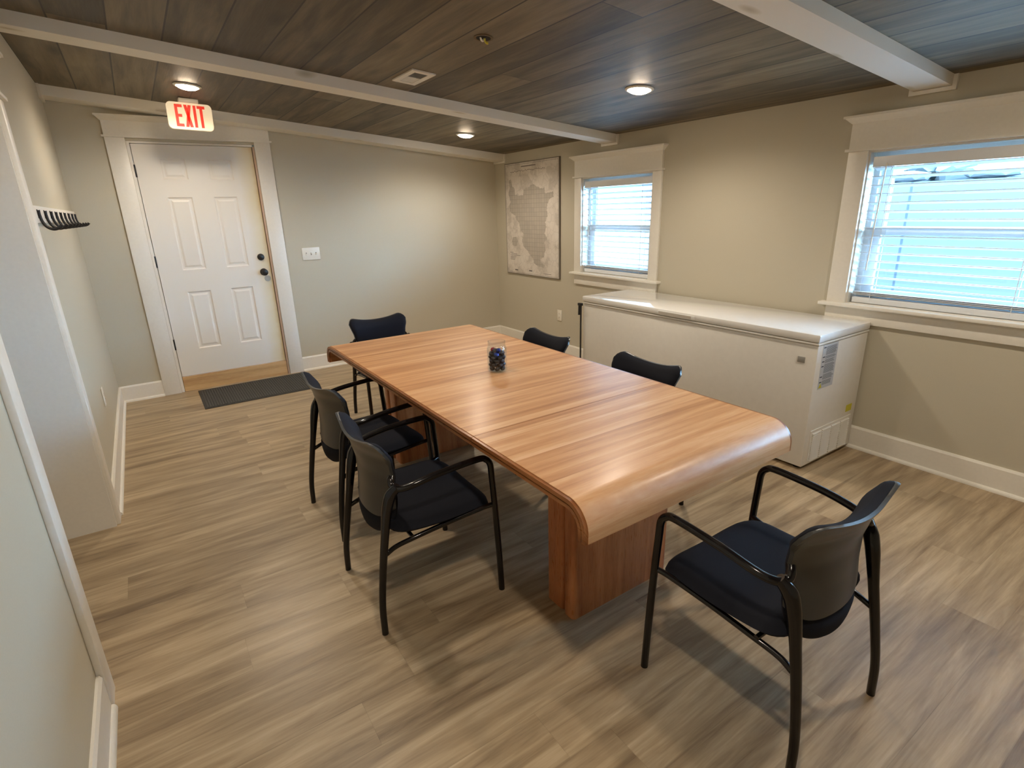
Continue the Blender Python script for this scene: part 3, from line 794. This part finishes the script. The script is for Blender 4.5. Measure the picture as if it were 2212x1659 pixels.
for k, (a, b) in enumerate(((0.07, 0.14), (0.10, 0.22), (0.10, 0.28), (0.08, 0.20), (0.08, 0.18), (0.08, 0.17))): bar(a, b, 0.80+0.013*k, 0.004)
bar(0.17, 0.23, 0.962, 0.012); bar(0.45, 0.51, 0.955, 0.012); bar(0.72, 0.86, 0.968, 0.004)
for a in (0.015, 0.985):
    A_ = mp(a-0.001, 0.985); B_ = mp(a+0.001, 0.018); bx(bm, -0.0180, -0.0176, B_[0], A_[0], A_[1], B_[1])
bar(0.015, 0.985, 0.018, 0.002); bar(0.015, 0.985, 0.985, 0.002)
obj('map_lettering', bm, M_line, t)

# ------------------------------------------------------------------ chest freezer
FX0, FX1, FY0, FY1, FZ = 2.986, 3.555, 1.4574, 3.41, 0.819
t = thing('chest_freezer', 'long white chest freezer along the window wall', 'freezer', ((FX0+FX1)/2, (FY0+FY1)/2, 0))
cxf, cyf = (FX0+FX1)/2, (FY0+FY1)/2
hx_, hy_ = (FX1-FX0)/2, (FY1-FY0)/2
boxobj('cabinet', (-hx_+0.004, hx_, -hy_+0.004, hy_-0.004, 0.022, 0.756), M_freezer, t, bev=0.006)
boxobj('lid', (-hx_-0.004, hx_, -hy_-0.002, hy_+0.002, 0.775, FZ), M_lid, t, bev=0.008)
boxobj('lid_gasket', (-hx_+0.010, hx_-0.01, -hy_+0.010, hy_-0.010, 0.755, 0.776), simple('pale_gasket', srgb(205, 200, 190), 0.6), t)
boxobj('lid_skirt', (-hx_-0.002, hx_, -hy_, hy_, 0.759, 0.771), M_freezer, t, bev=0.003)
# handle recess in the lid's front edge
hy0, hy1 = 2.300-cyf, 2.590-cyf
o = boxobj('lid_handle', (-hx_-0.007, -hx_-0.0035, hy0-0.02, hy1+0.01, 0.778, 0.808), M_lid, t, bev=0.002)
boxobj('grip_recess', (-hx_-0.0078, -hx_-0.0068, hy0+0.01, hy1, 0.786, 0.803), simple('recess_shade_grey', srgb(196, 190, 180), 0.5), o)  # slight shade inside the grip is put into this greyer colour
boxobj('badge', (-hx_+0.001, -hx_+0.0045, 1.525-cyf, 1.567-cyf, 0.648, 0.682), M_silver, t, bev=0.001)
yf = -hy_+0.0035
# louvred grille on the near end
bm = bmesh.new(); gx0, gx1, gz0, gz1 = 3.040-cxf, 3.500-cxf, 0.035, 0.240
bx(bm, gx0, gx1, yf-0.005, yf+0.001, gz0, gz1)
obj('compressor_grille', bm, M_freezer, t).name = 'grille_panel'
bm = bmesh.new()
ncol, nrow = 4, 15
for c in range(ncol):
    a = gx0+0.015+(gx1-gx0-0.03)*c/ncol; b = a+(gx1-gx0-0.03)/ncol-0.012
    for r in range(nrow):
        z = gz0+0.012+(gz1-gz0-0.024)*r/nrow
        prism(bm, [(yf-0.005, z), (yf-0.013, z+0.001), (yf-0.005, z+0.008)], 'x', a, b)
obj('louvre', bm, M_freezer, t)
def sx(v): return v-cxf
st = boxobj('instruction_sticker', (sx(3.043), sx(3.205), yf-0.0008, yf+0.0005, 0.494, 0.755), M_sticker, t)
bm = bmesh.new()
zz = 0.742; k = 0
for hgt in (0.050, 0.020, 0.024, 0.056, 0.036, 0.030):
    z_ = zz-hgt
    w_ = 0.118 if hgt > 0.03 else 0.112
    m0 = 3.080
    while zz > z_+0.005:
        bx(bm, sx(m0), sx(m0+w_*random.uniform(0.8, 1.0)), yf-0.0012, yf-0.0006, zz-0.004, zz-0.001); zz -= 0.0055
    zz -= 0.005
obj('sticker_text', bm, M_ink, st)
bm = bmesh.new()
for z_ in (0.738, 0.683, 0.656, 0.628, 0.566, 0.534): bx(bm, sx(3.050), sx(3.074), yf-0.0012, yf-0.0006, z_-0.003, z_+0.003)
obj('sticker_headings', bm, M_inkd, st)['kind'] = 'stuff'
bm = bmesh.new(); prism(bm, [(sx(3.050), 0.500), (sx(3.084), 0.500), (sx(3.067), 0.530)], 'y', yf-0.0014, yf-0.0006); o = obj('warning_triangle', bm, M_yellow, st)
boxobj('yellow_label', (sx(3.432), sx(3.500), yf-0.0008, yf+0.0005, 0.268, 0.312), M_yellow, t)
for a, b in ((-hx_+0.05, -hy_+0.05), (hx_-0.05, -hy_+0.05), (-hx_+0.05, hy_-0.05), (hx_-0.05, hy_-0.05)):
    bm = bmesh.new(); lathe(bm, [(0.02, 0.0), (0.02, 0.023)], 14, (a, b, 0)); obj('foot', bm, M_dark, t)
t.location = (cxf, cyf, 0)

# black strap and buckle hanging behind the freezer's far end
t = thing('strap', 'black strap with a buckle hanging at the far end of the freezer', 'strap', (2.982, FY1+0.018, 0))
bm = bmesh.new(); bx(bm, -0.004, 0.004, -0.006, 0.006, 0.02, 0.737); obj('webbing', bm, M_blackmatte, t)
boxobj('buckle', (-0.012, 0.012, -0.014, 0.030, 0.735, 0.757), M_blackmatte, t, bev=0.003)
bm = bmesh.new(); prism(bm, [(0.012, 0.735), (0.026, 0.735), (0.030, 0.655), (0.016, 0.655)], 'x', -0.006, 0.006); obj('pull_tab', bm, M_blackmatte, t)

# ------------------------------------------------------------------ floor mat
t = thing('door_mat', 'charcoal ribbed door mat on the floor before the white door', 'door mat', (0.68, 5.265, 0))
boxobj('mat_border', (-0.475, 0.475, -0.305, 0.305, 0.0005, 0.006), simple('mat_rubber', srgb(64, 62, 60), 0.8), t, bev=0.002)
bm = bmesh.new()
for k in range(46):
    x = -0.455+k*0.0198; bx(bm, x, x+0.014, -0.285, 0.285, 0.0055, 0.0095)
obj('ribbed_pile', bm, M_rubber, t)

# ------------------------------------------------------------------ conference table
TX0, TX1, TY0, TY1, TZ = 0.865, 1.885, 0.965, 3.435, 0.74
tcx, tcy = (TX0+TX1)/2, (TY0+TY1)/2
t = thing('conference_table', 'oak veneer conference table with waterfall ends on two slab pedestals', 'table', (0, 0, 0))
SEAM1, SEAM2 = 1.587, 2.97
Rr, thk, lip = 0.085, 0.034, 0.028
def end_profile(s):
    """outer and inner path of the rolled end; s=-1 near, +1 far. returns list of (y,z) outer, inner"""
    out, inn = [], []
    ye = TY0 if s < 0 else TY1
    for k in range(0, 13):
        a = PI/2*k/12
        out.append((ye - s*Rr + s*Rr*math.sin(a), TZ-Rr+Rr*math.cos(a)))
        inn.append((ye - s*Rr + s*(Rr-thk)*math.sin(a), TZ-Rr+(Rr-thk)*math.cos(a)))
    out.append((ye, TZ-Rr-lip)); inn.append((ye-s*thk, TZ-Rr-lip))
    return out, inn
def top_section(name, ya, yb):
    near, far = ya is None, yb is None
    o_l, i_l = [], []
    if near:
        o, i = end_profile(-1); o_l += list(reversed(o)); i_l += list(reversed(i))
    else: o_l.append((ya+0.0012, TZ)); i_l.append((ya+0.0012, TZ-thk))
    if far:
        o, i = end_profile(1); o_l += o; i_l += i
    else: o_l.append((yb-0.0012, TZ)); i_l.append((yb-0.0012, TZ-thk))
    bm = bmesh.new(); E_ = 0.022
    # main body between side rails, with softened long edges
    ring = lambda x, dz: [(x, p[0], p[1]) for p in o_l] + [(x, p[0], p[1]) for p in reversed(i_l)]
    def band(x0, x1, OO, II):
        V = []
        for x in (x0, x1): V.append([bm.verts.new((x, q[0], q[1])) for q in OO+list(reversed(II))])
        n = len(V[0])
        for k in range(n): bm.faces.new((V[0][k], V[0][(k+1) % n], V[1][(k+1) % n], V[1][k]))
        bm.faces.new(V[0]); bm.faces.new(list(reversed(V[1])))
    band(TX0+0.012, TX1-0.012, o_l, i_l)
    o = obj(name, bm, M_oak, t, smooth=True, angle=30)
    # moulded side edges: two beads and a dark groove between
    def offs(f0, f1, x0, x1, m_, nm):
        bm = bmesh.new()
        OO = [tuple(a[k]+(b[k]-a[k])*f0 for k in (0, 1)) for a, b in zip(o_l, i_l)]
        II = [tuple(a[k]+(b[k]-a[k])*f1 for k in (0, 1)) for a, b in zip(o_l, i_l)]
        V = []
        for x in (x0, x1): V.append([bm.verts.new((x, q[0], q[1])) for q in OO+list(reversed(II))])
        n = len(V[0])
        for k in range(n): bm.faces.new((V[0][k], V[0][(k+1) % n], V[1][(k+1) % n], V[1][k]))
        bm.faces.new(V[0]); bm.faces.new(list(reversed(V[1])))
        return obj(nm, bm, m_, o, smooth=True, angle=30)
    for a, b, sgn in ((TX0+0.012, TX0, -1), (TX1-0.012, TX1, 1)):
        offs(0.06, 0.48, a, b, M_oakside, 'edge_bead')
        offs(0.48, 0.62, a, a+(b-a)*0.35, M_oakgroove, 'edge_groove')
        offs(0.62, 1.0, a, a+(b-a)*0.85, M_oakside, 'edge_bead')
    return o
top_section('tabletop', None, SEAM1)
top_section('tabletop', SEAM1, SEAM2)
top_section('tabletop', SEAM2, None)
boxobj('support_rail', (TX0+0.20, TX0+0.24, TY0+0.12, TY1-0.12, TZ-thk-0.06, TZ-thk-0.0005), M_oakped, t)
boxobj('support_rail', (TX1-0.24, TX1-0.20, TY0+0.12, TY1-0.12, TZ-thk-0.06, TZ-thk-0.0005), M_oakped, t)
def pedestal(y0, y1, s):
    bm = bmesh.new()
    px0, px1 = 1.115, 1.635
    zt_ = TZ-thk-0.06
    # outer slab with rounded corners, inner slab set back in plan
    ya, yb = (y0, y0+0.062) if s < 0 else (y1-0.062, y1)
    def rounded(x0, x1, a, b, r):
        pts = []
        for cx_, cy_, a0 in ((x1-r, b-r, 0), (x0+r, b-r, PI/2), (x0+r, a+r, PI), (x1-r, a+r, 1.5*PI)):
            for k in range(6):
                an = a0+k*PI/10; pts.append((cx_+r*math.cos(an), cy_+r*math.sin(an)))
        return pts
    prism(bm, rounded(px0, px1, ya, yb, 0.016), 'z', 0.0, zt_)
    yc, yd = (y0+0.070, y1) if s < 0 else (y0, y1-0.070)
    prism(bm, rounded(px0+0.004, px1-0.004, yc, yd, 0.016), 'z', 0.0, zt_)
    bx(bm, px0+0.016, px1-0.016, min(yb, yd)-0.002, max(ya, yc)+0.002, 0, zt_)
    p = obj('pedestal', bm, M_oakped, t, smooth=True, angle=30)
    return p
pedestal(1.305, 1.475, -1)
pedestal(2.99, 3.16, 1)

# candy jar
t = thing('candy_jar', 'open glass jar of dark foil-wrapped sweets on the table', 'jar', (1.392, 2.235, TZ+0.0005))
bm = bmesh.new()
rj, hj = 0.050, 0.156
lathe(bm, [(0.043, 0.001), (rj, 0.008), (rj, 0.118), (0.045, 0.130), (0.042, 0.136), (0.045, 0.141), (0.045, hj), (0.041, hj), (0.039, 0.136), (0.046, 0.118), (0.046, 0.011), (0.038, 0.008)], 40)
obj('glass_body', bm, M_jar, t, smooth=True)
random.seed(11)
cand = None; kk = 0
sweets_root = None
for layer in range(6):
    for k in range(6 if layer < 5 else 3):
        a = k*PI/3+layer*0.5; rad = 0.0300 if layer < 5 else 0.017
        mat = M_candy
        if layer >= 4 and k in (2, 5): mat = M_foil
        if layer == 5 and k == 0: mat = M_foilr
        bm = bmesh.new(); bmesh.ops.create_icosphere(bm, subdivisions=2, radius=0.0142, matrix=Matrix.Diagonal((1, 1, 0.72, 1)))
        lab = {M_candy.name: 'dark chocolate sweet inside the glass jar', M_foil.name: 'blue foil-wrapped sweet near the top of the glass jar', M_foilr.name: 'red foil-wrapped sweet at the top of the glass jar'}[mat.name]
        o = obj('wrapped_sweet', bm, mat, None, smooth=True)
        o.location = (1.392+rad*math.cos(a), 2.235+rad*math.sin(a), TZ+0.0200+layer*0.0185)
        o.rotation_euler = (random.uniform(-.5, .5), random.uniform(-.5, .5), random.uniform(0, 3))
        tag(o, lab, 'sweet', 'sweets in the glass jar')

# ------------------------------------------------------------------ chairs
def interp(tab, z):
    if z <= tab[0][0]: return tab[0][1]
    for (a, va), (b, vb) in zip(tab, tab[1:]):
        if z <= b:
            f = (z-a)/(b-a); f = f*f*(3-2*f)*0.5+f*0.5
            return va+(vb-va)*f
    return tab[-1][1]
BZ0, BZ1 = 0.335, 0.745
WID = [(0.0, 0.175), (0.18, 0.190), (0.38, 0.197), (0.58, 0.194), (0.75, 0.206), (0.90, 0.224), (1.0, 0.232)]
YPR = [(0.34, -0.196), (0.42, -0.196), (0.52, -0.188), (0.60, -0.188), (0.68, -0.204), (0.74, -0.230), (0.79, -0.262)]
def back_pt(u, v, off, inset=0.0, low=None):
    s = -1+2*u
    s2 = s*(1-inset)
    a = abs(s2)
    if low is None: zb = BZ0+0.115*(1-math.sqrt(max(0, 1-(a*0.995)**2.2)))+inset*0.10
    else: zb = low+0.060*a**5
    ztp = 0.735+0.045*a*a-0.055*(max(0, a-0.72)/0.28)**2.6-inset*0.10
    z = zb+(ztp-zb)*v
    x = interp(WID, (z-BZ0)/(BZ1-BZ0))*s2
    y = interp(YPR, z)+0.050*(x/0.2)**2*(1.0-0.25*max(0, (z-0.65)/0.1))
    return x, y+off, z
def make_chair():
    t = thing('conference_chair', '', 'chair', (0, 0, 0), 0, 'black stacking armchairs around the table')
    def sp(u, v, top):
        s = -1+2*u; q = v
        y = -0.185+0.447*q
        # plan: superellipse so that the four corners are round
        k = abs(-1+2*q)
        w = (0.240+0.010*math.sin(PI*min(1, q)))*(1-k**9)**(1/3.5) if k < 1 else 0.0
        w = max(w, 0.10)
        x = w*s
        edge = max(0.0, 1-abs(s)**5)
        end = max(0.0, 1-k**10)
        puff = (edge*end)**0.5
        zc = 0.402-0.012*math.sin(PI*q)+0.010*s*s
        if q > 0.72: zc -= 0.040*((q-0.72)/0.28)**2
        return (x, y, zc+(0.042*puff if top else -0.026*puff))
    bm = bmesh.new(); sheet(bm, lambda u, v: sp(u, v, True), lambda u, v: sp(u, v, False), 28, 36)
    obj('seat', bm, M_fabric, t, smooth=True, angle=70)
    bm = bmesh.new(); sheet(bm, lambda u, v: back_pt(u, v, -0.011, low=0.425), lambda u, v: back_pt(u, v, 0.0, low=0.425), 32, 28)
    o = obj('back_shell', bm, M_shell, t, smooth=True, angle=60); o['label'] = 'grey moulded outer shell of the backrest'
    def pad(u, v, sg):
        s = -1+2*u; e = (max(0, 1-abs(s)**4)*max(0, 1-abs(-1+2*v)**6))**0.5
        if sg > 0: return back_pt(u, v, 0.004+0.036*e, 0.02)
        x, y, z = back_pt(u, v, 0.0006, 0.02)
        f = max(0.0, min(1.0, (0.430-z)/0.03))      # bulges backwards below the shell
        return x, y-0.016*f*e, z
    bm = bmesh.new(); sheet(bm, lambda u, v: pad(u, v, -1), lambda u, v: pad(u, v, 1), 32, 36)
    obj('backrest', bm, M_fabric, t, smooth=True, angle=70)
    rad = 0.0125
    for s in (-1, 1):
        bm = bmesh.new()
        tube(bm, [(s*0.270, 0.252, 0.0), (s*0.268, 0.246, 0.20), (s*0.266, 0.236, 0.42), (s*0.265, 0.228, 0.545)], rad, 14)
        obj('leg', bm, M_black, t, smooth=True)
        bm = bmesh.new()
        tube(bm, [(s*0.265, 0.2285, 0.540), (s*0.265, 0.224, 0.585), (s*0.265, 0.206, 0.610), (s*0.265, 0.170, 0.620), (s*0.266, 0.02, 0.612), (s*0.264, -0.075, 0.598), (s*0.254, -0.120, 0.588), (s*0.236, -0.146, 0.584), (s*0.216, -0.156, 0.590), (s*0.203, -0.154, 0.606), (s*0.192, -0.145, 0.618)], [rad]*8+[0.013, 0.013, 0.012], 14)
        obj('armrest', bm, M_black, t, smooth=True)
        bm = bmesh.new()
        tube(bm, [(s*0.236, -0.142, 0.592), (s*0.219, -0.166, 0.555), (s*0.214, -0.182, 0.50), (s*0.215, -0.200, 0.40), (s*0.221, -0.224, 0.26), (s*0.230, -0.243, 0.12), (s*0.2355, -0.247, 0.0)], [0.016, 0.022, 0.020, 0.0155, 0.014, 0.013, 0.0125], 14)
        obj('leg', bm, M_black, t, smooth=True)
        bm = bmesh.new()
        tube(bm, [(s*0.262, 0.236, 0.405), (s*0.250, 0.19, 0.398), (s*0.232, 0.05, 0.376), (s*0.224, -0.08, 0.358), (s*0.214, -0.16, 0.340), (s*0.216, -0.205, 0.322)], 0.0095, 12)
        obj('seat_rail', bm, M_black, t, smooth=True)
    for yy, zz in ((-0.10, 0.368), (0.12, 0.380)):
        bm = bmesh.new(); tube(bm, [(-0.228, yy, zz-0.004), (0, yy, zz-0.004), (0.228, yy, zz-0.004)], 0.008, 10)
        obj('stretcher', bm, M_black, t, smooth=True)
    return t
CH = [((1.445, 0.745), 0.00, 'black armchair at the near end of the table, facing the oak end panel'),
      ((0.747, 1.900), -PI/2-0.02, 'black armchair on the table\'s left side, nearer of the two there'),
      ((0.795, 2.620), -PI/2+0.055, 'black armchair on the table\'s left side, farther one towards the door mat'),
      ((1.430, 3.840), PI, 'black armchair at the far end of the table, facing the camera'),
      ((1.880, 2.705), PI/2, 'black armchair on the freezer side, only its back top showing near the jar'),
      ((1.885, 1.862), PI/2, 'black armchair between the table and the freezer front, the nearer of that side')]
c0 = make_chair()
for i, ((x, y), rz, lab) in enumerate(CH):
    if i == 0: c0.location = (x, y, 0); c0.rotation_euler = (0, 0, rz); c0['label'] = lab
    else: dup(c0, lab, (x, y, 0), rz)
